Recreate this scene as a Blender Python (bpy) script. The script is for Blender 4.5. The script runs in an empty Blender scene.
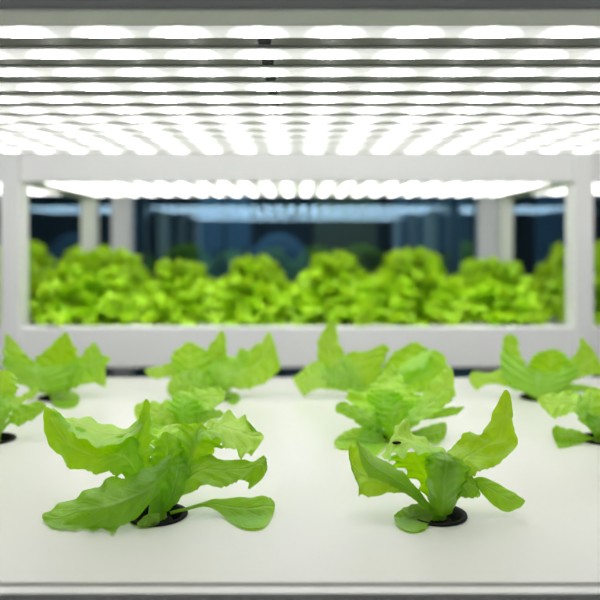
import bpy, bmesh, math, random
from mathutils import Vector, noise, Matrix

scn = bpy.context.scene
COL = scn.collection
R = math.radians

# ------------------------------------------------------------------ camera
CX, CY, F = 297.0, 240.0, 725.0
ZC = 1.205                                   # lens height; the tray tops lie at z = 1.0
cam_d = bpy.data.cameras.new('camera')
cam = bpy.data.objects.new('camera', cam_d); COL.objects.link(cam)
cam.location = (0, 0, ZC); cam.rotation_euler = (R(90), 0, 0)
cam_d.sensor_width = 36; cam_d.lens = 36*F/600
cam_d.shift_x = (300-CX)/600; cam_d.shift_y = -(300-CY)/600
cam_d.clip_start = .02; cam_d.clip_end = 60
cam_d.dof.use_dof = True; cam_d.dof.focus_distance = .56; cam_d.dof.aperture_fstop = 4.6
scn.camera = cam
scn.view_settings.view_transform = 'Standard'; scn.view_settings.look = 'None'
scn.view_settings.gamma = 1; scn.view_settings.use_curve_mapping = False
scn.view_settings.exposure = 0.30
scn.cycles.max_bounces = 8; scn.cycles.transparent_max_bounces = 12

def at(px, py, Y):
    return Vector(((px-CX)*Y/F, Y, ZC-(py-CY)*Y/F))

# ------------------------------------------------------------------ helpers
def tag(o, label=None, cat=None, group=None, kind=None):
    if label: o['label'] = label
    if cat: o['category'] = cat
    if group: o['group'] = group
    if kind: o['kind'] = kind
    return o

def obj(name, bm, mat, parent=None, smooth=False):
    me = bpy.data.meshes.new(name)
    bm.normal_update()
    bm.to_mesh(me); bm.free()
    if smooth:
        for p in me.polygons: p.use_smooth = True
    me.materials.append(mat)
    o = bpy.data.objects.new(name, me); COL.objects.link(o)
    if parent: o.parent = parent
    return o

def empty(name, loc=(0, 0, 0), rz=0):
    o = bpy.data.objects.new(name, None); COL.objects.link(o)
    o.location = loc; o.rotation_euler = (0, 0, rz); o.empty_display_size = .05
    return o

def copy_tree(o, parent=None):
    c = o.copy(); COL.objects.link(c)
    if parent: c.parent = parent
    for ch in list(o.children): copy_tree(ch, c)
    return c

def box(bm, x0, x1, y0, y1, z0, z1, bev=0.0, seg=2):
    r = bmesh.ops.create_cube(bm, size=1)
    for v in r['verts']:
        v.co = Vector((x0+(v.co.x+.5)*(x1-x0), y0+(v.co.y+.5)*(y1-y0), z0+(v.co.z+.5)*(z1-z0)))
    if bev:
        es = list({e for v in r['verts'] for e in v.link_edges})
        bmesh.ops.bevel(bm, geom=es, offset=bev, segments=seg, profile=.5, affect='EDGES')
    return bm

def bxo(name, mat, parent, dims, bev=0.0):
    return obj(name, box(bmesh.new(), *dims, bev), mat, parent)

# ------------------------------------------------------------------ materials
def mat(name, col, rough=.5, spec=.5, metal=0, var=.06, scale=12, bump=0.0, emis=None, estr=0):
    m = bpy.data.materials.new(name); m.use_nodes = True
    nt = m.node_tree; b = nt.nodes['Principled BSDF']
    tc = nt.nodes.new('ShaderNodeTexCoord')
    n = nt.nodes.new('ShaderNodeTexNoise'); n.inputs['Scale'].default_value = scale; n.inputs['Detail'].default_value = 4
    nt.links.new(tc.outputs['Object'], n.inputs['Vector'])
    mx = nt.nodes.new('ShaderNodeMix'); mx.data_type = 'RGBA'
    mx.inputs[6].default_value = (*[c*(1-var) for c in col], 1)
    mx.inputs[7].default_value = (*[min(1, c*(1+var)) for c in col], 1)
    nt.links.new(n.outputs['Fac'], mx.inputs[0])
    nt.links.new(mx.outputs[2], b.inputs['Base Color'])
    b.inputs['Roughness'].default_value = rough; b.inputs['Metallic'].default_value = metal
    b.inputs['Specular IOR Level'].default_value = spec
    if bump:
        bp = nt.nodes.new('ShaderNodeBump'); bp.inputs['Strength'].default_value = bump; bp.inputs['Distance'].default_value = .002
        nt.links.new(n.outputs['Fac'], bp.inputs['Height']); nt.links.new(bp.outputs[0], b.inputs['Normal'])
    if emis:
        b.inputs['Emission Color'].default_value = (*emis, 1); b.inputs['Emission Strength'].default_value = estr
    return m

M_LID = mat('white_plastic_lid', (.84, .84, .80), .32, .45, var=.02, scale=3)
M_BASIN = mat('white_plastic_basin', (.88, .88, .87), .3, .5, var=.02)
M_STEEL = mat('white_coated_steel', (.76, .77, .765), .4, .4, var=.02)
M_PANEL = mat('grey_shelf_panel', (.135, .14, .12), .45, .4, var=.06, scale=6)
M_HOUSING = mat('led_housing', (.62, .63, .60), .35, .5, var=.03)
M_DIFF = mat('led_diffuser', (.85, .87, .87), .4, .4, var=.02, emis=(.93, 1, .95), estr=.4)
M_LED = mat('led_lens', (.9, .9, .9), .4, .3, var=.01, emis=(1, .978, .952), estr=10.0)
LED_RINGS = [mat('led_frosted_%d' % i, (.88, .89, .88), .4, .4, var=.01, emis=(.98, .99, .96), estr=e) for i, e in enumerate((1.7, .75, .42))]
M_BLACK = mat('black_plastic', (.010, .011, .010), .65, .15, var=.2, scale=60)
M_SPONGE = mat('dark_sponge', (.02, .022, .016), .95, .1, var=.5, scale=400, bump=.6)
M_FLOOR = mat('grey_epoxy_floor', (.22, .23, .23), .4, .4, var=.08, scale=4)
M_ROOM = mat('dark_room_wall', (.035, .06, .075), .7, .2, var=.15, scale=3)
M_CEIL = mat('dark_room_ceiling', (.10, .11, .11), .8, .2, var=.05)
M_SIDE = mat('grey_side_wall', (.3, .31, .31), .7, .2, var=.05)
M_MULL = mat('grey_aluminium', (.52, .54, .55), .4, .5, var=.04)
M_DARKM = mat('dark_metal', (.02, .025, .03), .4, .5, var=.1)
M_OLIVE = mat('olive_board', (.20, .19, .10), .6, .3, var=.12, scale=5)
M_BLUE = mat('blue_fabric', (.15, .27, .36), .8, .2, var=.1, scale=30)
M_TEAL = mat('blue_grey_metal', (.16, .24, .28), .4, .5, var=.06)
M_FILL = mat('fill_lamp_diffuser', (.9, .9, .9), .4, .3, var=.01, emis=(1, .985, .96), estr=60.0)
M_FILL_ROOM = mat('room_fill_diffuser', (.9, .9, .9), .4, .3, var=.01, emis=(.85, .96, 1), estr=36.0)
M_FILL_FRONT = mat('front_fill_diffuser', (.9, .9, .9), .4, .3, var=.01, emis=(1, .985, .96), estr=6.5)
M_BUG = mat('dry_brown_speck', (.02, .015, .008), .8, .2, var=.3, scale=300)

def glass_mat():
    m = bpy.data.materials.new('tinted_glass'); m.use_nodes = True
    nt = m.node_tree; nt.nodes.clear()
    o = nt.nodes.new('ShaderNodeOutputMaterial')
    t = nt.nodes.new('ShaderNodeBsdfTransparent'); t.inputs[0].default_value = (.62, .78, .88, 1)
    g = nt.nodes.new('ShaderNodeBsdfGlossy'); g.inputs['Roughness'].default_value = .01
    g.inputs[0].default_value = (.55, .8, 1, 1)
    f = nt.nodes.new('ShaderNodeFresnel'); f.inputs[0].default_value = 2.2
    mx = nt.nodes.new('ShaderNodeMixShader')
    nt.links.new(f.outputs[0], mx.inputs[0]); nt.links.new(t.outputs[0], mx.inputs[1]); nt.links.new(g.outputs[0], mx.inputs[2])
    nt.links.new(mx.outputs[0], o.inputs[0])
    return m
M_GLASS = glass_mat()

def leaf_mat(name, c0, c1, ct, veins=True, tr=.42, rough=.42, crinkle=260, bump=.35, coat=.3):
    m = bpy.data.materials.new(name); m.use_nodes = True
    nt = m.node_tree; N = nt.nodes; L = nt.links
    b = N['Principled BSDF']; out = N['Material Output']
    tc = N.new('ShaderNodeTexCoord')
    n = N.new('ShaderNodeTexNoise'); n.inputs['Scale'].default_value = 34; n.inputs['Detail'].default_value = 5
    L.new(tc.outputs['Object'], n.inputs['Vector'])
    mx = N.new('ShaderNodeMix'); mx.data_type = 'RGBA'
    mx.inputs[6].default_value = (*c0, 1); mx.inputs[7].default_value = (*c1, 1)
    rp = N.new('ShaderNodeMapRange'); rp.inputs[1].default_value = .35; rp.inputs[2].default_value = .65
    L.new(n.outputs['Fac'], rp.inputs[0]); L.new(rp.outputs[0], mx.inputs[0])
    col = mx.outputs[2]
    nz = N.new('ShaderNodeTexNoise'); nz.inputs['Scale'].default_value = crinkle; nz.inputs['Detail'].default_value = 3
    L.new(tc.outputs['Object'], nz.inputs['Vector'])
    height = nz.outputs['Fac']
    def math_(op, a, b_=None, c=None):
        k = N.new('ShaderNodeMath'); k.operation = op
        for i, v in enumerate((a, b_, c)):
            if v is None: continue
            if isinstance(v, (int, float)): k.inputs[i].default_value = v
            else: L.new(v, k.inputs[i])
        return k.outputs[0]
    if veins:
        sp = N.new('ShaderNodeSeparateXYZ'); L.new(tc.outputs['UV'], sp.inputs[0])
        au = math_('ABSOLUTE', math_('MULTIPLY_ADD', sp.outputs[0], 2, -1))
        ph = math_('FRACT', math_('MULTIPLY', math_('SUBTRACT', sp.outputs[1], math_('MULTIPLY', au, .30)), 7))
        d = math_('ABSOLUTE', math_('SUBTRACT', ph, .5))
        side = math_('MULTIPLY', math_('SMOOTH_MIN', math_('MAXIMUM', math_('SUBTRACT', 1, math_('MULTIPLY', d, 9)), 0), 1, .1),
                     math_('SUBTRACT', 1, math_('MULTIPLY', au, .8)))
        mid = math_('MAXIMUM', math_('SUBTRACT', 1, math_('MULTIPLY', au, 9)), 0)
        v = math_('MINIMUM', math_('ADD', math_('MULTIPLY', side, .45), mid), 1)
        m2 = N.new('ShaderNodeMix'); m2.data_type = 'RGBA'
        L.new(math_('MULTIPLY', v, .38), m2.inputs[0]); L.new(col, m2.inputs[6])
        m2.inputs[7].default_value = (.60, .78, .28, 1)
        col = m2.outputs[2]
        height = math_('SUBTRACT', math_('MULTIPLY', nz.outputs['Fac'], .8), math_('MULTIPLY', v, .7))
    oi = N.new('ShaderNodeObjectInfo')
    hs = N.new('ShaderNodeHueSaturation')
    L.new(math_('MULTIPLY_ADD', oi.outputs['Random'], .010, .497), hs.inputs['Hue'])
    L.new(math_('MULTIPLY_ADD', oi.outputs['Random'], .18, .93), hs.inputs['Value'])
    L.new(col, hs.inputs['Color']); col = hs.outputs[0]
    L.new(col, b.inputs['Base Color'])
    b.inputs['Roughness'].default_value = rough; b.inputs['Specular IOR Level'].default_value = .5; b.inputs['Coat Weight'].default_value = coat; b.inputs['Coat Roughness'].default_value = .35
    bp = N.new('ShaderNodeBump'); bp.inputs['Strength'].default_value = bump; bp.inputs['Distance'].default_value = .0012
    L.new(height, bp.inputs['Height']); L.new(bp.outputs[0], b.inputs['Normal'])
    t = N.new('ShaderNodeBsdfTranslucent'); L.new(bp.outputs[0], t.inputs['Normal'])
    m3 = N.new('ShaderNodeMix'); m3.data_type = 'RGBA'; m3.blend_type = 'MULTIPLY'; m3.inputs[0].default_value = 0
    m3.inputs[6].default_value = (*ct, 1); t.inputs[0].default_value = (*ct, 1)
    ms = N.new('ShaderNodeMixShader'); ms.inputs[0].default_value = tr
    L.new(b.outputs[0], ms.inputs[1]); L.new(t.outputs[0], ms.inputs[2]); L.new(ms.outputs[0], out.inputs[0])
    return m

M_LEAF = leaf_mat('lettuce_leaf', (.31, .60, .04), (.46, .72, .12), (.62, .99, .004), tr=.44, bump=.8, rough=.36, coat=.4)
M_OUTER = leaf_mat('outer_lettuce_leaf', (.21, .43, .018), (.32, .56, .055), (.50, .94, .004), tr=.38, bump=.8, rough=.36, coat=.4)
M_TOPLIT = leaf_mat('toplit_lettuce_leaf', (.44, .76, .10), (.56, .86, .19), (.62, .99, .01), tr=.38, bump=.8, rough=.42, coat=.25)  # paler copy of the leaf: overhead light on upturned leaves put into the colour
M_INNER_BACKLIT = leaf_mat('inner_backlit_lettuce_leaf', (.32, .60, .03), (.43, .70, .07), (.59, .99, .003), tr=.52, bump=.6, rough=.4, coat=.2)  # yellow-green of inner leaves; on undersides it puts backlight into the colour
M_FRILL = leaf_mat('frilly_lettuce_leaf', (.43, .74, .016), (.58, .88, .04), (.72, .98, .008), veins=False, tr=.45, crinkle=120, coat=0)

# ------------------------------------------------------------------ the room
def struct(name, m, dims, parent=None, bev=0):
    o = bxo(name, m, parent, dims, bev)
    if not parent: o['kind'] = 'structure'
    return o
XW, YB = 3.6, 6.6
struct('floor', M_FLOOR, (-XW, XW, -1.6, YB, -.05, 0))
struct('ceiling', M_CEIL, (-XW, XW, -1.6, YB, 2.9, 2.95))
struct('wall_left', M_SIDE, (-XW-.05, -XW, -1.6, YB, 0, 2.9))
struct('wall_right', M_SIDE, (XW, XW+.05, -1.6, YB, 0, 2.9))
struct('wall_back', M_ROOM, (-XW, XW, YB, YB+.05, 0, 2.9))
struct('wall_front', M_CEIL, (-XW, XW, -1.65, -1.6, 0, 2.9))

YG = 2.62     # the glass partition behind the far rack
win = empty('window_1', (0, YG, 0)); win['kind'] = 'structure'
mx_ = [-3.3, -1.95, -.628, .686, 2.0, 3.3]
for x in mx_:
    bxo('mullion', M_MULL, win, (x-.036, x+.036, -.03, .03, 0, 2.9), .003)
bxo('top_rail', M_MULL, win, (-XW, XW, -.0299, .0299, 2.80, 2.9), .003)
bxo('bottom_rail', M_MULL, win, (-XW, XW, -.0299, .0299, 0, .12), .003)
for a, b in zip(mx_[:-1], mx_[1:]):
    o = bxo('pane', M_GLASS, win, (a+.036, b-.036, .005, .006, .12, 2.80))

# ------------------------------------------------------------------ LED bars
SP = .052
BAR_A, BAR_H = .0092, .0044        # half width and drop of the domed diffuser
def led_lens_bm():
    """the stretch of frosted dome in front of one diode; brightest before the diode, dimmer outwards"""
    bm = bmesh.new()
    n, k = 40, 14
    rings = []
    for i in range(n+1):
        x = (i/n-.5)*SP
        rings.append([bm.verts.new((x, BAR_A*math.cos(math.pi*j/k), -BAR_H*math.sin(math.pi*j/k))) for j in range(k+1)])
    for i in range(n):
        for j in range(k):
            f = bm.faces.new((rings[i][j], rings[i][j+1], rings[i+1][j+1], rings[i+1][j]))
            u = abs((i+.5)/n-.5)*2; th = abs((j+.5)/k-.5)*2
            q = math.hypot(u, th*.62)
            f.material_index = 0 if q < .40 else 1 if q < .60 else 2 if q < .80 else 3
    bmesh.ops.recalc_face_normals(bm, faces=bm.faces)
    if sum(f.normal.z for f in bm.faces) > 0: bmesh.ops.reverse_faces(bm, faces=bm.faces)
    return bm

LED_ME = None
def led_bar(label, group, xc, y, z, half, x_leds, joint=None):
    """z is the underside of the shelf panel the bar is screwed to"""
    global LED_ME
    t = empty('led_grow_light', (xc, y, z)); tag(t, label, 'grow light', group)
    bm = bmesh.new(); box(bm, -half, half, -.0122, .0122, -.0016, 0, .0005)
    obj('housing', bm, M_HOUSING, t)
    for x in x_leds:
        if LED_ME is None:
            o = obj('light_emitting_diode', led_lens_bm(), M_LED, t, True); LED_ME = o.data
            for q in LED_RINGS: LED_ME.materials.append(q)
        else:
            o = bpy.data.objects.new('light_emitting_diode', LED_ME); COL.objects.link(o); o.parent = t
        o.location = (x, 0, -.0016)
    if joint is not None:
        bxo('cable_connector', M_BLACK, t, (joint-.0045, joint+.0045, .0137, .0190, -.0065, 0), .001)
    for s in (-1, 1):
        bxo('end_cap', M_HOUSING, t, ((half if s > 0 else -half-.006), (half+.006 if s > 0 else -half), -.0122, .0122, -.0090, 0), .0015)
    return t

ORD = ['first', 'second', 'third', 'fourth', 'fifth', 'sixth', 'seventh', 'eighth', 'ninth', 'tenth', 'eleventh', 'twelfth', 'thirteenth']
XL = [(-11.5+i)*SP for i in range(24)]
ZL = 1.3475                    # panel underside
for i in range(12):
    lab = 'white LED light bar of the near upper shelf, %s from its front edge' % ORD[i]
    if i == 0: lab = 'white LED light bar nearest the lens, at the top edge of the photo'
    if i == 11: lab = 'rearmost white LED light bar of the near shelf, just above the pale crossbeam'
    led_bar(lab, 'light bars under the near upper shelf', 0, .487+.058*i, ZL, .612, XL, joint=-.0225)
for i in range(9+1):
    lab = 'glowing LED bar over the far frilly lettuces, %s behind the pale crossbeam' % ORD[i]
    led_bar(lab, 'light bars under the far upper shelf', 0, 1.70+.0575*i, ZL, .612, XL)
for s, w in ((-1, 'left'), (1, 'right')):
    for i in range(9):
        led_bar('LED bar just outside the far rack\'s %s front post, %s from the front' % (w, ORD[i]),
                'light bars in the %s neighbouring bay' % w, s*1.312, 1.70+.058*i, ZL, .612, [-s*x for x in XL[14:]])

# ------------------------------------------------------------------ near rack and tray
nr = empty('grow_rack', (0, .75, 0)); tag(nr, 'near white grow rack whose upper shelf of lights spans the top of the photo', 'rack')
def part(name, m, root, dims, bev=0):
    x0, x1, y0, y1, z0, z1 = dims; l = root.location
    return bxo(name, m, root, (x0-l.x, x1-l.x, y0-l.y, y1-l.y, z0-l.z, z1-l.z), bev)
for x in (-.66, .66):
    for y in (.423, 1.10):
        part('post', M_STEEL, nr, (x-.022, x+.022, y, y+.046, 0, 2.2), .002)
part('light_shelf_panel', M_PANEL, nr, (-.637, .637, .455, 1.145, ZL, ZL+.015))
part('front_light_beam', M_STEEL, nr, (-.637, .637, .4245, .4545, 1.3395, 1.44), .002)
part('rear_light_beam', M_STEEL, nr, (-.637, .637, 1.146, 1.17, 1.345, 1.44), .002)
for s in (-1, 1):
    part('side_light_beam', M_STEEL, nr, (s*.66-.015, s*.66+.015, .47, 1.10, 1.3475, 1.42), .002)
    part('tray_side_rail', M_STEEL, nr, (s*.66-.015, s*.66+.015, .47, 1.10, .87, .938), .002)
part('tray_cross_rail', M_STEEL, nr, (-.645, .645, .49, .53, .90, .938), .002)
part('tray_cross_rail', M_STEEL, nr, (-.645, .645, 1.0, 1.04, .90, .938), .002)

tr = empty('hydroponic_tray', (0, .75, .938)); tag(tr, 'wide white near tray holding the ten young lettuces in round holes', 'tray')
def basin_bm(hx, y0, y1, z0, z1, rim, rec, ledge, deep):
    bm = bmesh.new(); box(bm, -hx, hx, y0, y1, z0, z1)
    top = [f for f in bm.faces if f.normal.z > .5 or f.calc_center_median().z > z1-1e-6]
    bm.faces.ensure_lookup_table(); bm.normal_update()
    top = max(bm.faces, key=lambda f: f.calc_center_median().z)
    bmesh.ops.inset_individual(bm, faces=[top], thickness=rim)
    def down(f, d):
        r = bmesh.ops.extrude_discrete_faces(bm, faces=[f]); nf = r['faces'][0]
        for v in nf.verts: v.co.z -= d
        return nf
    top = down(top, rec)
    bmesh.ops.inset_individual(bm, faces=[top], thickness=ledge)
    top = down(top, deep)
    return bm
LP = Vector((0, .75, .938))
bm = basin_bm(.632, .4215, 1.085, .938, .9995, .0125, .0065, .014, .043)
for v in bm.verts: v.co -= LP
o = obj('basin', bm, M_BASIN, tr)
bv = o.modifiers.new('bevel', 'BEVEL'); bv.width = .001; bv.segments = 3; bv.limit_method = 'ANGLE'

HOLES = [(-.104, .54), (.104, .54)] + [(x, .744) for x in (-.312, -.104, .104, .312)] + [(x, .94) for x in (-.312, -.104, .104, .312)]
HR = .0195
def lid_with_holes(hx, y0, y1, z0, z1, holes):
    a = bmesh.new(); box(a, -hx, hx, y0, y1, z0, z1)
    ao = obj('lid_blank', a, M_LID)
    c = bmesh.new()
    for (x, y) in holes:
        bmesh.ops.create_cone(c, cap_ends=True, segments=40, radius1=HR, radius2=HR, depth=.05, matrix=Matrix.Translation((x, y, z1)))
    co = obj('cutter', c, M_LID)
    md = ao.modifiers.new('b', 'BOOLEAN'); md.object = co; md.operation = 'DIFFERENCE'; md.solver = 'EXACT'
    bpy.context.view_layer.update()
    dg = bpy.context.evaluated_depsgraph_get()
    me = bpy.data.meshes.new_from_object(ao.evaluated_get(dg))
    bpy.data.objects.remove(ao); bpy.data.objects.remove(co)
    return me
me = lid_with_holes(.6190, .4343, 1.0722, .994, 1.0, HOLES)
me.transform(Matrix.Translation(-LP)); me.name = 'lid'
lid = bpy.data.objects.new('lid', me); COL.objects.link(lid); lid.parent = tr
if not me.materials: me.materials.append(M_LID)

# ------------------------------------------------------------------ far rack (three bays in a run) and trays
fr = empty('grow_rack', (0, 1.95, 0)); tag(fr, 'far white grow rack with square posts behind the aisle', 'rack')
PX = [-1.968, -.656, .656, 1.968]
for x in PX:
    part('front_post', M_STEEL, fr, (x-.0225, x+.0225, 1.655, 1.715, 0, 2.2), .003)
    part('rear_post', M_STEEL, fr, (x-.02+(.008 if x < 0 else -.008), x+.025+(.008 if x < 0 else -.014), 2.235, 2.285, 0, 2.2), .003)
    part('side_light_beam', M_STEEL, fr, (x-.013, x+.013, 1.716, 2.234, 1.335, 1.42), .002)
for a, b in zip(PX[:-1], PX[1:]):
    part('front_light_beam', M_STEEL, fr, (a+.0226, b-.0226, 1.662, 1.69, 1.337, 1.44), .002)
    part('front_tray_beam', M_STEEL, fr, (a+.0226, b-.0226, 1.662, 1.69, .912, 1.005), .003)
    part('rear_light_beam', M_STEEL, fr, (a+.04, b-.04, 2.24, 2.265, 1.36, 1.44), .002)
    part('rear_tray_beam', M_STEEL, fr, (a+.04, b-.04, 2.24, 2.265, .912, 1.0), .003)
    part('light_shelf_panel', M_PANEL, fr, (a+.0135, b-.0135, 1.691, 2.239, ZL, ZL+.015))
    part('tray_shelf', M_STEEL, fr, (a+.0226, b-.0226, 1.691, 2.239, .912, .93))
bays = ((0, 'middle bay of the far rack, full of frilly lettuces'), (-1.312, 'next bay left of the far rack, mostly cut off'), (1.312, 'next bay right of the far rack, mostly cut off'))
for k, (x, w) in enumerate(bays):
    t = empty('hydroponic_tray', (x, 1.96, .93)); tag(t, 'white growing tray in the ' + w, 'tray')
    bm = basin_bm(.618, 1.698, 2.225, .93, .9995, .012, .0065, .012, .05)
    for v in bm.verts: v.co -= Vector((0, 1.96, .93))
    obj('basin', bm, M_BASIN, t)
    bxo('lid', M_LID, t, (-.605, .605, -.249, .252, .0635, .07))

# ------------------------------------------------------------------ lettuces of the near tray
def catmull(p, t):
    n = len(p)-1
    f = max(0, min(n-1e-6, t*n)); i = int(f); u = f-i
    p0 = p[i-1] if i > 0 else p[0]*2-p[1]
    p1, p2 = p[i], p[i+1]
    p3 = p[i+2] if i+2 <= n else p[n]*2-p[n-1]
    return .5*((2*p1)+(-p0+p2)*u+(2*p0-5*p1+4*p2-p3)*u*u+(-p0+3*p1-3*p2+p3)*u**3)

def leaf_mesh(secs, Y0, origin, seed, ruf=.0022, freq=5, jag=.0024, pleat=.0011, NU=18, NS=56):
    """secs: base to tip, each (left, mid, right) with points (x, y, depth offset in cm)"""
    rnd = random.Random(seed)
    rows = [[at(q[0], q[1], Y0+q[2]*.01) for q in s] for s in secs]
    ls, ms, rs = [[r[k] for r in rows] for k in range(3)]
    ph1, ph2 = rnd.random()*6.28, rnd.random()*6.28
    pf = rnd.uniform(5, 8)
    sv = Vector((seed*3.17, seed*1.3, 0))
    P = []
    for i in range(NS+1):
        s = i/NS
        l, m, r = catmull(ls, s), catmull(ms, s), catmull(rs, s)
        row = []
        for j in range(NU+1):
            u = j/NU*2-1
            p = l*(u*(u-1)/2)+m*(1-u*u)+r*(u*(u+1)/2)
            row.append(p)
        P.append(row)
    bm = bmesh.new(); uvl = bm.loops.layers.uv.new('UVMap')
    V = []
    for i in range(NS+1):
        s = i/NS; row = []
        for j in range(NU+1):
            u = j/NU*2-1
            p = P[i][j]
            a = P[min(i+1, NS)][j]-P[max(i-1, 0)][j]; b = P[i][min(j+1, NU)]-P[i][max(j-1, 0)]
            n = a.cross(b)
            if n.length > 1e-12: n.normalize()
            wid = (P[i][NU]-P[i][0]).length
            k = min(1, wid/.03)*min(1, s*4)
            e = abs(u)
            disp = ruf*k*(e**2.2)*math.sin(s*freq*6.283+(ph1 if u < 0 else ph2)+1.3*noise.noise(p*60+sv))
            disp += .9*ruf*k*noise.noise(p*75+sv)+.35*ruf*k*noise.noise(p*190+sv)
            q = p+n*disp
            if e > .8 and k > .2:
                bd = b.normalized() if b.length > 1e-9 else Vector()
                q += bd*(1 if u > 0 else -1)*jag*k*((e-.8)/.2)*(noise.noise(Vector((s*22, seed*7.7, u)))+.5*noise.noise(Vector((s*55, seed*3.7, u))))
            q += n*(pleat*k*(1-e**3)*min(1, e*4)*math.cos(6.283*pf*(s-.15*e)+1.6*noise.noise(p*70+sv))*(.6+.8*noise.noise(p*40-sv)))
            if q.z < 1.0012:                      # lie on the tray, further along the same line of sight is under it
                c = Vector((0, 0, ZC))
                kk = (c.z-1.0012-.0006*(noise.noise(p*90)+1))/(c.z-q.z)
                q = c+(q-c)*kk
            row.append(bm.verts.new(q-origin))
        V.append(row)
    for i in range(NS):
        for j in range(NU):
            f = bm.faces.new((V[i][j], V[i][j+1], V[i+1][j+1], V[i+1][j])); f.smooth = True
            for lp, (a, b) in zip(f.loops, ((i, j), (i, j+1), (i+1, j+1), (i+1, j))):
                lp[uvl].uv = (b/NU, a/NS)
    return bm

def B(x, y, d=0, w=3, h=0):                       # a narrow petiole section
    return ((x-w, y-h, d), (x, y, d-.15), (x+w, y+h, d))
def T(*a): return tuple(a)

def net_pot(root):
    bm = bmesh.new(); n = 40
    prof = [(.0168, -.034), (.0182, -.004), (.0190, .0000), (.0208, .0012), (.0212, .0008), (.0208, .0003), (.0192, .0002), (.0188, -.004), (.0172, -.034)]
    prof = [(.0150, -.0120), (.0176, -.0045), (.0186, .0012), (.0200, .0020), (.0222, .0018), (.0226, .0008), (.0222, .0004), (.0192, .0004), (.0190, -.006), (.0172, -.036), (.0, -.036)]
    rings = []
    for (r, z) in prof[:-1]:
        rings.append([bm.verts.new((r*math.cos(6.2832*i/n), r*math.sin(6.2832*i/n), z)) for i in range(n)])
    for a, b in zip(rings[:-1], rings[1:]):
        for i in range(n): bm.faces.new((a[i], b[i], b[(i+1) % n], a[(i+1) % n]))
    bm.faces.new(rings[-1])
    o = obj('net_pot', bm, M_BLACK, root, True)
    bm = bmesh.new()
    c = bm.verts.new((0, 0, -.001)); rr = []
    for q, (r, z) in enumerate(((.006, -.0012), (.011, -.0035), (.0152, -.0115))):
        rr.append([bm.verts.new((r*math.cos(6.2832*i/n), r*math.sin(6.2832*i/n), z+.001*noise.noise(Vector((i*.7, q, 0))))) for i in range(n)])
    for i in range(n): bm.faces.new((c, rr[0][i], rr[0][(i+1) % n]))
    for a, b in zip(rr[:-1], rr[1:]):
        for i in range(n): bm.faces.new((a[i], b[i], b[(i+1) % n], a[(i+1) % n]))
    obj('root_sponge', bm, M_SPONGE, root, True)

def lettuce(hole, label, leaves, seed, ruf=.0030, core=True):
    x, y = hole
    root = empty('lettuce', (x, y, 1.0)); tag(root, label, 'lettuce', 'young lettuces in the near tray')
    net_pot(root)
    og = Vector((x, y, 1.0))
    for k, lf in enumerate(leaves):
        kw = {}; mm = M_LEAF
        if isinstance(lf, dict): kw = dict(lf); lf = kw.pop('s'); mm = {'o': M_OUTER, 'i': M_INNER_BACKLIT, 'p': M_TOPLIT}.get(kw.pop('m', ''), M_LEAF)
        kw.setdefault('ruf', ruf)
        obj('leaf', leaf_mesh(lf, y, og, seed*31+k, **kw), mm, root)
    # short stem in the pot
    if core:
        bm = bmesh.new(); n = 12; rg = []
        for (r, z) in ((.0075, -.004), (.0065, .004), (.0055, .012), (.003, .02)):
            rg.append([bm.verts.new((r*math.cos(6.2832*i/n), r*math.sin(6.2832*i/n), z)) for i in range(n)])
        for a, b in zip(rg[:-1], rg[1:]):
            for i in range(n): bm.faces.new((a[i], a[(i+1) % n], b[(i+1) % n], b[i]))
        bm.faces.new(rg[-1])
        obj('stem', bm, M_LEAF, root, True)
    return root

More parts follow.
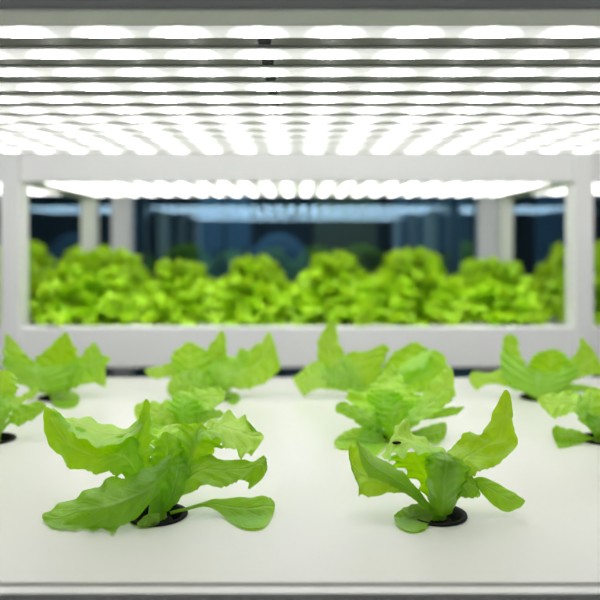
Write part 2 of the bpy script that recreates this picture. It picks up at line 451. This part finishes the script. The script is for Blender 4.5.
# ---- front right
FRONT_RIGHT = [
 # folded stalk leaf facing the lens
 dict(s=[((433,513,-.9),(442,516,-1.3),(452,513,-.9)), ((428,492,-.4),(444,497,-2.2),(460,494,-.4)), ((426,472,0),(445,475,-2.6),(466,480,0)), ((428,458,.2),(447,460,-2.4),(468,466,.1)), ((436,452,.4),(445,453,-1.4),(457,457,.3))], m='o', ruf=.0012),
 # its right wing
 dict(s=[B(450,508,-.3,3), ((456,486,.2),(460,490,-.6),(458,497,-.8)), ((464,470,.3),(468,483,-.3),(466,498,-.7)), ((474,476,.3),(477,488,-.1),(474,498,-.4)), ((479,490,.2),(481,493,0),(480,497,-.2))], m='o'),
 # tall right leaf
 [B(447,505,.2,4), ((441,462,1.2),(456,470,.4),(464,484,-.2)), ((448,450,1.7),(466,458,.7),(474,474,-.2)), ((470,432,1.8),(484,446,.8),(487,469,-.3)), ((481,435,1.5),(499,437,.7),(515,448,-.2)), ((494,410,1.1),(505,414,.7),(513,420,.3)), ((503,392,.9),(507,390,.8),(511,396,.6))],
 # top leaf spreading left, coloured pale as lit from above
 dict(s=[B(438,500,.4,4), ((444,470,1.6),(438,472,.6),(430,474,-.2)), ((441,450,2.0),(434,453,.6),(426,456,-.4)), ((421,437,2.4),(415,445,1.1),(410,452,-.4)), ((403,421,2.5),(398,438,1.2),(394,457,-.3)), ((396,431,2),(386,447,1.1),(381,457,.3))], m='p'),
 # upright inner leaf
 dict(s=[B(441,512,.2,6), ((416,482,.2),(430,484,1.0),(446,482,1.0)), ((396,464,.2),(418,464,1.1),(442,462,1.2)), ((388,457,.2),(412,452,1.1),(440,453,1.4))], m='i'),
 # dark blade to the left
 dict(s=[((434,510,-1),(431,511,-1.3),(428,511,-1.4)), ((417,488,-1),(412,491,-1.5),(406,494,-1.7)), ((400,470,-1),(390,476,-1.6),(381,481,-1.8)), ((375,455,-.6),(370,463,-1.2),(366,474,-1.3)), ((357,439,0),(356,442,0),(357,447,-.1))], ruf=.001, m='o'),
 # its lower lobe
 [((430,508,-.7),(427,509,-.8),(424,509,-.9)), ((408,478,-.5),(406,486,-1.2),(404,493,-1.6)), ((380,466,0),(376,480,-1),(369,497,-1.2)), ((362,450,.5),(354,467,0),(361,489,-.8)), ((353,443,.6),(349,448,.5),(349,460,.2))],
 # round leaf on the tray
 dict(s=[((434,508,-.3),(433,512,-.8),(433,517,-1.4)), ((420,503,-.2),(418,515,-1),(424,529,-1.8)), ((405,507,-.2),(404,518,-1),(410,531,-1.8)), ((396,513,-.5),(394,518,-.8),(398,526,-1.3))], ruf=.0008, jag=.0004, m='o'),
 # right low leaf
 dict(s=[B(455,500,.6,2,1), ((473,479,.5),(472,482,.4),(473,485,.3)), ((486,478,.3),(485,486,-.1),(483,495,-.3)), ((502,486,.3),(499,494,-.1),(493,505,-.5)), ((516,494,0),(512,501,-.3),(506,512,-.5)), ((523,499,0),(525,502,0),(520,508,-.2))], ruf=.0008, jag=.0004, m='o'),
]
# ---- front left
FRONT_LEFT = [
 # big front leaf sweeping left
 dict(s=[((172,453,-.4),(168,470,-1),(160,490,-1.2)), ((152,467,-1),(150,488,-2.2),(147,508,-1.8)), ((129,474,-.8),(126,500,-2.6),(120,528,-2.8)), ((105,481,-.6),(103,507,-2.8),(104,532,-3)), ((80,495,-.6),(79,511,-2),(76,528,-2.6)), ((58,506,-.6),(57,518,-1.6),(57,529,-2.4)), ((44,513,-.8),(42,516,-1),(44,522,-1.2))], m='o', ruf=.0018),
 # small dark leaf beside the pot
 dict(s=[B(158,516,-.8,2,1), ((160,513,-1),(158,518,-1.8),(158,524,-1.8)), ((148,514,-1.5),(147,519,-2),(147,526,-2.3)), ((139,521,-2.2),(137,524,-2.5),(139,527,-2.5))], ruf=.0006, jag=.0003, m='o'),
 # upper left leaf, underside
 dict(s=[B(142,497,0,4), ((144,455,.3),(133,468,-.5),(124,478,-.6)), ((133,434,.7),(120,456,-.5),(110,474,-.7)), ((105,441,.8),(99,456,-.3),(88,472,-.5)), ((75,426,.9),(70,445,-.2),(62,461,0)), ((53,409,1.1),(44,410,.9),(43,432,.6))], m='i'),
 # its rolled upper side, overhead light put into the pale colour
 dict(s=[((149,402,1),(146,415,.5),(142,430,.1)), ((130,427,2.8),(127,432,1.2),(122,441,-.5)), ((106,424,3.5),(104,433,1.5),(101,447,-.6)), ((85,417,3.5),(84,425,1.7),(80,438,-.4)), ((68,418,2.6),(68,422,1.4),(69,431,.2)), ((53,408,1.2),(52,411,1),(53,415,.8))], ruf=.0010, m='p'),
 # folded upright strip
 dict(s=[B(148,498,.4,5), ((116,462,.8),(136,466,.2),(152,462,.6)), ((120,446,.8),(136,450,.3),(151,446,.7)), ((137,424,.5),(143,426,.3),(151,425,.8)), ((144,402,.6),(147,399,.6),(150,405,.8))], m='i'),
 # central upright leaf
 dict(s=[((158,512,-.3),(163,513,-.5),(170,510,-.3)), ((162,484,-.1),(174,488,-.6),(185,492,-.2)), ((167,457,.9),(180,460,.6),(193,468,.5)), ((172,445,1.7),(181,438,1.9),(191,446,1.7))], m='i'),
 # large right leaf
 dict(s=[B(168,507,-.1,4), ((177,476,.5),(182,485,0),(184,496,-.6)), ((197,457,.8),(202,470,0),(206,486,-.8)), ((222,458,.8),(226,470,0),(228,487,-.8)), ((246,461,.5),(245,469,0),(238,480,-.6)), ((264,457,.5),(262,464,.1),(247,482,-.4)), ((266,461,.3),(265,474,0),(249,491,-.4))], m='o'),
 # upper right leaf, coloured pale as lit from above
 dict(s=[B(175,480,1,4), ((196,432,1.2),(197,437,.8),(200,442,.4)), ((208,424,2.2),(210,430,1.3),(214,438,.3)), ((226,414,4),(225,427,2),(229,449,.1)), ((244,417,3.8),(245,434,1.8),(243,457,0)), ((251,430,2.2),(264,437,1.3),(254,451,.3))], m='p'),
 # underside below it, coloured yellow as backlit
 dict(s=[B(176,496,.7,5), ((178,455,1),(190,462,.4),(200,458,.9)), ((180,428,1.3),(197,440,.6),(222,448,.9)), ((184,424,1.6),(200,424,1.3),(214,434,1.4))], m='i'),
 # pale leaf at the back
 dict(s=[B(166,490,1.4,5), ((152,450,1.8),(167,456,1),(183,450,1.8)), ((150,434,2.6),(168,438,1.8),(184,432,2.6)), ((158,428,3.2),(170,424,3.2),(181,427,3.2))], m='p'),
 # inner yellow lobe
 dict(s=[B(166,505,.3,5), ((150,470,.6),(168,474,.1),(186,470,.6)), ((152,450,.8),(168,452,.3),(184,450,.8)), ((159,438,.9),(166,432,.9),(179,440,.9))], m='i'),
 # spoon leaf lying to the right
 dict(s=[B(170,513,-.5,.6,1.5), B(188,508.5,-.3,.5,1.6), ((203,502,.1),(204,504,-.1),(205,507,-.2)), ((214,499,.4),(215,504,0),(217,511,-.4)), ((230,498,.7),(231,507,0),(231,522,-.9)), ((250,497,.8),(251,508,0),(249,528,-1.1)), ((266,496,.8),(268,506,.1),(264,526,-.9)), ((273,500,.4),(275,506,.2),(273,515,-.3))], ruf=.0007, jag=.0004, m='o'),
]
# ---- second row
MID_LEFT = [
 dict(s=[B(190,434,.2,4), ((172,398,.8),(182,406,.1),(188,416,-.5)), ((190,391,1.1),(198,399,.3),(200,413,-.6)), ((207,388,1),(212,396,.4),(212,409,-.4)), ((220,387,.8),(225,397,.5),(220,404,.2))], m='p'),
 [B(190,436,-.2,4), ((176,402,.5),(172,415,-.6),(174,430,-1)), ((152,404,.5),(151,413,-.5),(153,427,-1)), ((137,403,.3),(134,410,0),(138,421,-.5))],
 dict(s=[B(190,438,-.6,4), ((172,412,-.5),(184,420,-1.4),(198,415,-.5)), ((170,402,-.2),(184,406,-1),(199,405,-.2)), ((177,398,.2),(187,397,-.2),(195,401,.2))], m='i'),
 dict(s=[B(194,434,-.3,4), ((196,408,0),(200,416,-.5),(198,424,-.9)), ((210,408,0),(212,414,-.4),(208,421,-.7)), ((221,411,0),(224,414,-.2),(220,418,-.4))], m='o'),
 dict(s=[B(196,434,.8,4), ((176,412,1.6),(194,416,2.0),(210,412,1.6)), ((180,396,2.4),(194,398,3),(207,397,2.4)), ((186,392,3.2),(194,390,3.4),(202,393,3.2))], m='i'),
 [B(188,438,-1,4), ((150,420,-.8),(160,428,-1.6),(168,440,-2)), ((140,428,-1),(146,436,-1.6),(156,445,-2)), ((134,436,-1.2),(136,440,-1.4),(142,444,-1.6))],
]
MID_RIGHT = [
 dict(s=[B(400,434,0,4), ((407,414,.6),(413,418,-.3),(420,423,-.8)), ((423,393,.7),(432,402,0),(440,410,-.6)), ((439,374,.7),(447,385,.2),(453,398,0)), ((447,367,.5),(451,367,.4),(454,376,.2))], m='p'),
 dict(s=[B(404,432,.8,2,1), ((418,414,1.2),(418,418,.9),(420,421,.7)), ((441,408,1.2),(440,414,.9),(434,419,.6)), ((464,407,1),(464,408,1),(457,415,.8))], ruf=.001, m='o'),
 dict(s=[B(402,436,-.2,2,1), ((417,430,0),(420,435,-.6),(426,441,-.8)), ((434,424,.1),(436,432,-.6),(437,444,-1)), ((445,422,0),(447,428,-.2),(445,438,-.5))], ruf=.0008, jag=.0004, m='o'),
 dict(s=[B(396,430,.8,5), ((352,404,.9),(386,410,2.0),(421,406,.8)), ((347,389,1.2),(388,394,3.2),(421,395,1.3)), ((368,387,2.8),(391,379,4.6),(406,385,2.8)), ((388,370,4.8),(391.5,363.5,5.2),(396,372,4.8))], m='p'),
 dict(s=[B(394,440,-.5,6), ((378,420,-.6),(392,428,-1.9),(406,418,-.8)), ((376,411,-.5),(394,414,-1.9),(412,405,-.7)), ((381,406,-.4),(399,402,-1.2),(416,398,-.5))], m='i'),
 dict(s=[B(388,436,-.8,4), ((380,417,-.5),(375,424,-1.3),(367,431,-1.2)), ((363,409,-.4),(357,414,-.9),(353,420,-1)), ((346,402,-.3),(337,404,-.4),(336,412,-.6))], m='o'),
 dict(s=[B(388,440,-.6,2,1), ((364,428,-.5),(363,437,-1),(364,448,-1.3)), ((348,430,-.4),(346,438,-1),(350,449,-1.2)), ((337,438,-.6),(334,443,-.7),(339,448,-.8))], ruf=.001, jag=.0005),
 [B(388,441,-1,3), ((380,429,-1.1),(374,441,-1.9),(378,454,-2)), ((368,428,-1),(364,440,-1.8),(371,456,-2)), ((359,433,-1),(358,440,-1.3),(364,450,-1.6))],
 dict(s=[B(392,428,.3,4), ((372,406,.2),(386,411,-.3),(402,404,.3)), ((366,398,.6),(384,402,.2),(402,396,.7)), ((371,391,1),(384,390,.8),(396,390,1))], m='i'),
 dict(s=[B(394,428,.5,4), ((378,408,.5),(388,406,.9),(396,402,.6)), ((376,398,1),(386,396,1.2),(396,394,1)), ((380,392,1.3),(387,391,1.4),(393,391,1.3))], m='i'),
]
MID_FAR_LEFT = [
 dict(s=[B(-5,434,0,4), ((-2,398,.4),(2,405,-.2),(4,414,-.6)), ((20,396,.4),(20,402,0),(14,411,-.5)), ((37,386,.3),(39,390,.2),(35,395,0))], m='p'),
 [B(-7,430,.5,5), ((-18,402,.5),(0,404,.2),(14,398,.5)), ((-18,382,.7),(2,384,.7),(18,387,.6)), ((-5,372,.8),(5,370,.8),(15,376,.8))],
 dict(s=[B(-5,438,-.5,2,1), ((8,419,-.5),(9,421,-.7),(10,424,-.9)), ((16,407,-.4),(24,415,-.8),(19,426,-1)), ((39,401,-.4),(46,408,-.5),(33,418,-.9))], m='o'),
 [B(-8,436,0,4), ((-22,405,.4),(-24,415,-.4),(-20,428,-.8)), ((-45,398,.4),(-44,408,-.3),(-42,424,-.8)), ((-66,404,.2),(-70,412,0),(-62,422,-.4))],
 [B(-4,438,-.8,4), ((-8,414,-.6),(2,420,-1.6),(10,412,-.8)), ((-6,406,-.4),(4,410,-1.2),(13,404,-.5))],
]
MID_FAR_RIGHT = [
 dict(s=[B(599,430,0,4), ((584,402,.4),(582,409,-.2),(578,414,-.6)), ((573,391,.6),(567,402,0),(563,416,-.6)), ((555,393,.4),(552,403,-.2),(552,417,-.7)), ((540,395,.2),(537,399,.1),(541,405,-.1))], m='p'),
 [B(600,436,0,5), ((577,414,.2),(588,423,-.9),(606,416,0)), ((574,404,.4),(590,408,-.5),(608,404,.3)), ((582,393,.9),(592,387,.9),(604,391,.9))],
 dict(s=[B(594,438,-.9,2,1), ((577,430,-.8),(574,436,-1.5),(576,444,-1.5)), ((564,428,-.8),(562,436,-1.3),(566,446,-1.5)), ((557,425,-.8),(552,432,-.9),(558,447,-1.2))], ruf=.0008, jag=.0004, m='o'),
 [B(604,432,.2,4), ((612,402,.6),(618,410,0),(620,420,-.5)), ((632,390,.8),(640,402,.2),(640,418,-.4)), ((656,392,.6),(664,400,.4),(658,412,0))],
 dict(s=[B(600,438,-.8,4), ((586,420,-.8),(598,428,-1.8),(612,420,-.8)), ((588,412,-.5),(600,416,-1.4),(612,410,-.5))], m='o'),
]
# ---- third row
BACK_FAR_LEFT = [
 [((48,394,-.5),(56,397,-.8),(63,393,-.5)), ((20,384,-.4),(44,388,-2),(67,380,-.8)), ((5,368,0),(38,376,-2.2),(77,365,-.4)), ((4,350,.3),(36,366,-1.6),(77,360,0))],
 [B(48,388,.2,5), ((6,372,.2),(22,374,.2),(40,366,.3)), ((4,352,.5),(14,356,.3),(28,356,.5)), ((5,335,.6),(8,334,.6),(14,341,.6))],
 dict(s=[B(56,390,.6,5), ((36,360,1),(58,372,1.6),(80,374,1)), ((42,353,1.3),(62,352,1.7),(79,356,1.2)), ((62,335,1.5),(66,332,1.5),(71,338,1.5))], m='i'),
 [B(63,393,0,3), ((75,363,.5),(75,376,0),(73,389,-.4)), ((88,347,.6),(92,364,0),(92,383,-.5)), ((94,341,.5),(104,360,.2),(106,388,-.2))],
 dict(s=[B(56,397,-.9,2), ((50,390,-1),(51,398,-1.6),(54,405,-2)), ((67,390,-1),(67,398,-1.7),(66,408,-2.2)), ((77,393,-1),(80,399,-1.3),(76,406,-1.8))], ruf=.001, jag=.0005, m='o'),
 [B(70,388,.4,2), ((84,370,.6),(88,366,.5),(90,374,.4)), ((100,356,.7),(102,362,.5),(104,368,.4)), ((110,357,.6),(111,359,.6),(109,362,.5))],
]
BACK_LEFT = [
 [B(216,393,-.1,4), ((211,363,.3),(222,377,-.6),(230,388,-.8)), ((236,355,.5),(243,370,0),(249,389,-.7)), ((255,346,.6),(260,362,.2),(266,382,-.3)), ((268,333,.6),(273,338,.5),(281,368,.2))],
 [B(216,388,.7,5), ((198,365,1),(212,370,1.3),(228,364,1)), ((206,350,1.3),(217,350,1.5),(227,353,1.3)), ((219,333,1.3),(223,330,1.3),(226,337,1.3))],
 dict(s=[B(212,392,0,5), ((178,372,.1),(193,379,-.6),(209,371,.2)), ((171,357,.5),(190,361,0),(209,356,.5)), ((181,346,.7),(190,342,.7),(203,349,.7))], m='i'),
 dict(s=[B(206,388,.4,3,1), ((178,363,.7),(177,370,.3),(173,377,.1)), ((160,366,.6),(160,371,.3),(158,379,.1)), ((147,369,.4),(145,372,.3),(150,377,.3))], ruf=.0014),
 [B(213,397,-.8,3), ((204,372,-.8),(198,384,-1.5),(194,398,-1.8)), ((184,372,-.6),(180,385,-1.3),(182,399,-1.6)), ((170,378,-.5),(167,388,-.8),(171,397,-1.1))],
 dict(s=[B(220,396,-.6,2), ((228,392,-.8),(227,397,-1),(229,403,-1.2)), ((237,393,-.8),(240,398,-.9),(236,404,-1.1))], ruf=.0006, jag=.0003, m='o'),
 [B(226,392,.6,3), ((236,358,.9),(240,362,.7),(246,366,.6)), ((238,350,1),(243,348,1),(248,352,1))],
]
BACK_RIGHT = [
 [B(368,393,.1,4), ((324,378,.2),(338,378,-.2),(352,374,.2)), ((317,352,.5),(331,354,.2),(345,356,.5)), ((321,334,.6),(330,336,.4),(338,337,.6)), ((332,321,.6),(333.5,319,.6),(335.5,322,.6))],
 dict(s=[B(360,393,-.2,2,1), ((324,364,0),(324,377,-.5),(323,389,-.7)), ((311,363,0),(310,378,-.5),(313,391,-.8)), ((294,378,0),(295,384,-.2),(304,397,-.6))], ruf=.0014, m='p'),
 dict(s=[B(370,395,-.3,3), ((352,362,0),(350,376,-.7),(347,389,-.9)), ((336,366,-.1),(335,377,-.7),(333,387,-.9)), ((322,370,-.1),(322,378,-.4),(326,387,-.6))], m='x'),
 dict(s=[B(373,395,.2,5), ((342,368,.3),(361,381,-.5),(381,373,.3)), ((342,355,.7),(361,360,.3),(387,354,.6)), ((373,351,.8),(383,344,.9),(391,351,.8))], m='i'),
 dict(s=[B(382,392,.5,5), ((384,368,.6),(406,374,.4),(431,375,.6)), ((393,353,.9),(409,353,.9),(433,357,.8)), ((410,344,1),(417,342,1),(424,347,1))], m='i', ruf=.0045),
 dict(s=[B(390,390,-.6,3), ((400,367,-.8),(402,370,-1.4),(406,374,-1.6)), ((418,355,-.2),(416,363,-1.1),(414,371,-1.6)), ((434,349,.2),(431,354,-.4),(425,367,-1.1))], ruf=.001, m='p'),
 dict(s=[B(385,395,-.2,4), ((403,371,0),(409,382,-.7),(411,393,-1)), ((424,360,.3),(428,374,-.4),(424,393,-.9)), ((434,350,.5),(447,362,.2),(438,386,-.5))], m='i'),
]
BACK_FAR_RIGHT = [
 [((529,395,-.5),(538,398,-.9),(547,396,-.5)), ((506,382,-.2),(538,393,-2.3),(563,386,-.6)), ((500,362,.1),(538,384,-2.4),(576,376,-.4)), ((502,346,.4),(537,371,-1.5),(577,366,.2))],
 [B(530,392,.2,5), ((503,368,.3),(513,371,0),(528,368,.2)), ((502,350,.5),(511,352,.3),(521,354,.5)), ((504,336,.6),(510,334,.6),(517,337,.6))],
 dict(s=[B(540,390,.8,5), ((528,368,1),(549,374,1.5),(571,369,1)), ((532,357,1.3),(551,357,1.6),(569,359,1.3)), ((540,352,1.4),(553,349,1.6),(564,353,1.4))], m='i'),
 [B(550,390,.4,3), ((562,366,.5),(569,375,0),(574,381,-.3)), ((576,353,.7),(585,363,.2),(590,375,-.2)), ((581,337,.7),(597,355,.4),(604,376,.1))],
 dict(s=[B(530,394,0,3,1), ((506,370,.2),(504,377,-.3),(501,385,-.6)), ((488,373,.2),(487,378,-.2),(486,385,-.4)), ((474,371,.2),(469,379,0),(477,391,-.4))], ruf=.0012),
 dict(s=[B(546,396,-.2,2,1), ((560,385,0),(564,389,-.4),(569,393,-.6)), ((580,384,0),(582,388,-.3),(582,392,-.5)), ((594,387,0),(596,388,0),(594,390,-.1))], ruf=.0008, m='o'),
]
lettuce(HOLES[0], 'front left young lettuce with a broad leaf drooping flat onto the tray', FRONT_LEFT, 1)
fr_l = lettuce(HOLES[1], 'front right young lettuce in full view of its black pot, one tall leaf pointing up', FRONT_RIGHT, 2)
p = at(396, 446, .54+.011)-Vector((HOLES[1][0], HOLES[1][1], 1.0))
bm = bmesh.new(); bmesh.ops.create_uvsphere(bm, u_segments=12, v_segments=8, radius=1)
for v in bm.verts: v.co = Vector((v.co.x*.0034*(1+.3*v.co.y), v.co.y*.0018, v.co.z*.0012)) + p + Vector((0, -.004, .0035))
obj('leaf_speck', bm, M_BUG, fr_l, True)['label'] = 'small dark brown speck on the pale leaf'
lettuce(HOLES[2], 'lettuce cut off by the left edge of the photo, second row', MID_FAR_LEFT, 3)
lettuce(HOLES[3], 'small lettuce half hidden behind the front left lettuce', MID_LEFT, 4)
lettuce(HOLES[4], 'cup shaped lettuce standing directly behind the front right lettuce', MID_RIGHT, 5)
lettuce(HOLES[5], 'lettuce cut off by the right edge of the photo, second row', MID_FAR_RIGHT, 6)
lettuce(HOLES[6], 'leftmost lettuce of the rear row, bowl shaped, before the left post', BACK_FAR_LEFT, 7, .0026)
lettuce(HOLES[7], 'rear row lettuce left of centre with a broad leaf raised to its right', BACK_LEFT, 8, .0026)
lettuce(HOLES[8], 'rear row lettuce right of centre with one tall pointed leaf at its left', BACK_RIGHT, 9, .0026)
lettuce(HOLES[9], 'rightmost lettuce of the rear row, wide bowl of leaves before the right post', BACK_FAR_RIGHT, 10, .0026)

# ------------------------------------------------------------------ frilly lettuces of the far rack
def frilly_head(seed):
    rnd = random.Random(seed); bm = bmesh.new()
    nl = 140
    for k in range(nl):
        f = k/nl
        az = k*2.39996+rnd.uniform(-.3, .3)
        el = R(-20+114*f**.8+rnd.uniform(-8, 8))            # rise of the leaf
        ln = (.112+.062*f**1.5)*rnd.uniform(.85, 1.12)
        w = .0165*rnd.uniform(.8, 1.25)
        c, s_ = math.cos(az), math.sin(az)
        NS, NU = 18, 12
        fr_ = rnd.uniform(2.2, 3.2); ph = rnd.random()*6.28
        V = []
        x = z = 0.0; a = min(R(88), el+R(28))
        for i in range(NS+1):
            t = i/NS
            x += math.cos(a)*ln/NS; z += math.sin(a)*ln/NS
            a -= R(66-42*f)*(1/NS)*(.4+1.2*t)
            ww = w*(.15+1.0*t**.8)*(1 if t < .6 else (1-((t-.6)/.4)**2*.72))
            ww *= 1+.34*min(1, t*2)*math.sin(t*27+ph)
            row = []
            for j in range(NU+1):
                u = j/NU*2-1
                e = abs(u)
                amp = .013*t*(e**1.5+.6*t*t)
                wv = amp*math.sin(u*14*fr_/2.5+t*10+ph)+.006*t*math.sin(u*31+t*21+ph*2)
                lx = x-math.sin(a)*wv-.18*ww*u*u*math.sin(a)
                lz = z+math.cos(a)*wv+.5*ww*u*u*.6+.004
                ly = u*ww
                if i >= NS-1: 
                    q = .006*math.sin(u*17+ph*3); lx += q*math.cos(a); lz += q*math.sin(a)
                row.append(bm.verts.new((lx*c-ly*s_, lx*s_+ly*c, max(lz, .002))))
            V.append(row)
        for i in range(NS):
            for j in range(NU):
                fc = bm.faces.new((V[i][j], V[i][j+1], V[i+1][j+1], V[i+1][j])); fc.smooth = True
    return bm
HEADS = []
for k in range(4):
    o = obj('frilly_foliage', frilly_head(100+k), M_FRILL)
    HEADS.append(o.data); bpy.data.objects.remove(o)
rows_y = [(1.80, 'front'), (1.975, 'middle'), (2.13, 'back')]
cols_x = [-.522, -.309, -.103, .103, .309, .522]
WH = ['first', 'second', 'third', 'fourth', 'fifth', 'sixth']
rnd = random.Random(5)
def frilly(x, y, lab, grp, sc):
    root = empty('frilly_lettuce', (x, y, 1.0), rnd.random()*6.28); root.scale = (sc*1.20, sc*1.20, sc*1.0)
    tag(root, lab, 'lettuce', grp)
    f = bpy.data.objects.new('frilly_foliage', HEADS[rnd.randrange(4)]); COL.objects.link(f); f.parent = root
TALL = [.93, .80, .85, .91, .95, .83]
for r, (y, rn) in enumerate(rows_y):
    for c, x in enumerate(cols_x):
        lab = 'bright green frilly lettuce in the %s row of the far tray, %s from the left' % (rn, WH[c])
        frilly(x+rnd.uniform(-.012, .012), y+rnd.uniform(-.01, .01), lab, 'frilly lettuces in the far rack', TALL[c]*(1, .94, .92)[r]*rnd.uniform(.96, 1.04))
for s, w in ((-1, 'left'), (1, 'right')):
    for r, (y, rn) in enumerate(rows_y):
        frilly(s*(1.312-.515), y, 'frilly lettuce in the %s row just outside the far rack\'s %s front post' % (rn, w), 'frilly lettuces in the neighbouring bays', rnd.uniform(.95, 1.0))

# ------------------------------------------------------------------ things behind the glass
def cabinet(name, lab, cat, x0, x1, y0, y1, h, m, ndoor, md):
    t = empty(name, ((x0+x1)/2, y0, 0)); tag(t, lab, cat)
    w = x1-x0
    bxo('body', m, t, (-w/2, w/2, .02, y1-y0, 0, h), .004)
    dw = w/ndoor
    for k in range(ndoor):
        d = bxo('door', md, t, (-w/2+k*dw+.008, -w/2+(k+1)*dw-.008, 0, .0195, .06, h-.03), .003)
        bxo('handle', M_DARKM, d, (-w/2+(k+1)*dw-.05, -w/2+(k+1)*dw-.035, -.025, -.0005, 1.0, 1.15), .003)
    return t
cabinet('storage_cabinet', 'tall olive brown cabinet behind the glass, right of the centre', 'cabinet', .10, .47, 4.2, 4.6, 1.75, M_OLIVE, 1, M_OLIVE)
cabinet('locker', 'dark metal locker with narrow blue grey doors behind the glass, by the right mullion', 'locker', .55, 1.02, 4.2, 4.6, 1.75, M_DARKM, 4, M_TEAL)
cabinet('metal_cabinet', 'blue grey cabinet behind the glass near the right post', 'cabinet', 1.38, 1.66, 4.2, 4.6, 1.75, M_DARKM, 1, M_BLUE)
cabinet('metal_cabinet', 'blue cabinet behind the glass left of the centre', 'cabinet', -.62, -.28, 4.5, 4.9, 1.75, M_DARKM, 2, M_BLUE)
def chair(x, y, lab, rz):
    t = empty('office_chair', (x, y, 0), rz); tag(t, lab, 'chair')
    bm = bmesh.new(); bmesh.ops.create_uvsphere(bm, u_segments=24, v_segments=14, radius=1)
    for v in bm.verts: v.co = Vector((v.co.x*.17, .18+v.co.y*.04+.05*(v.co.x**2)*-1, 1.04+v.co.z*.2))
    obj('backrest', bm, M_BLUE, t, True)
    bxo('seat', M_BLUE, t, (-.21, .21, -.22, .2, .58, .66), .03)
    bm = bmesh.new(); box(bm, -.025, .025, .2, .23, .62, 1.0); obj('back_support', bm, M_DARKM, t)
    bm = bmesh.new(); bmesh.ops.create_cone(bm, cap_ends=True, segments=16, radius1=.03, radius2=.025, depth=.5, matrix=Matrix.Translation((0, 0, .33))); obj('gas_column', bm, M_DARKM, t)
    for k in range(5):
        a = k*1.2566; bm = bmesh.new(); box(bm, .02, .28, -.02, .02, .03, .08, .005)
        bmesh.ops.rotate(bm, verts=bm.verts, matrix=Matrix.Rotation(a, 3, 'Z'))
        obj('base_leg', bm, M_DARKM, t)
chair(-.08, 3.7, 'blue round backed chair behind the glass near the centre', .1)
chair(-1.22, 3.7, 'blue grey round backed chair behind the glass at the far left', -.2)

# ------------------------------------------------------------------ added fill lamps, all out of view
def fill_batten(x, y, L, lab, m, wd=.06, z=2.9):
    t = empty('fill_lamp', (x, y, z)); tag(t, lab, 'lamp')
    bxo('housing', M_HOUSING, t, (-L/2, L/2, -wd, wd, -.04, 0), .004)
    bxo('diffuser', m, t, (-L/2+.01, L/2-.01, -wd+.008, wd-.008, -.06, -.0401), .004)
fill_batten(0, .85, 2.6, 'long added fill lamp high above the near rack', M_FILL)  # unseen, added to brighten the far beams, posts and lettuces
fill_batten(0, -.2, 2.2, 'added fill lamp over the near aisle behind the lens', M_FILL_FRONT)  # unseen, added to lift the tray rim and the near front faces
fill_batten(0, 3.6, 1.6, 'dim added fill lamp in the room behind the glass', M_FILL_ROOM)  # unseen, added so things behind the glass are not too dark

w = bpy.data.worlds.new('world'); scn.world = w; w.use_nodes = True
w.node_tree.nodes['Background'].inputs[0].default_value = (.5, .55, .55, 1)
w.node_tree.nodes['Background'].inputs[1].default_value = .05
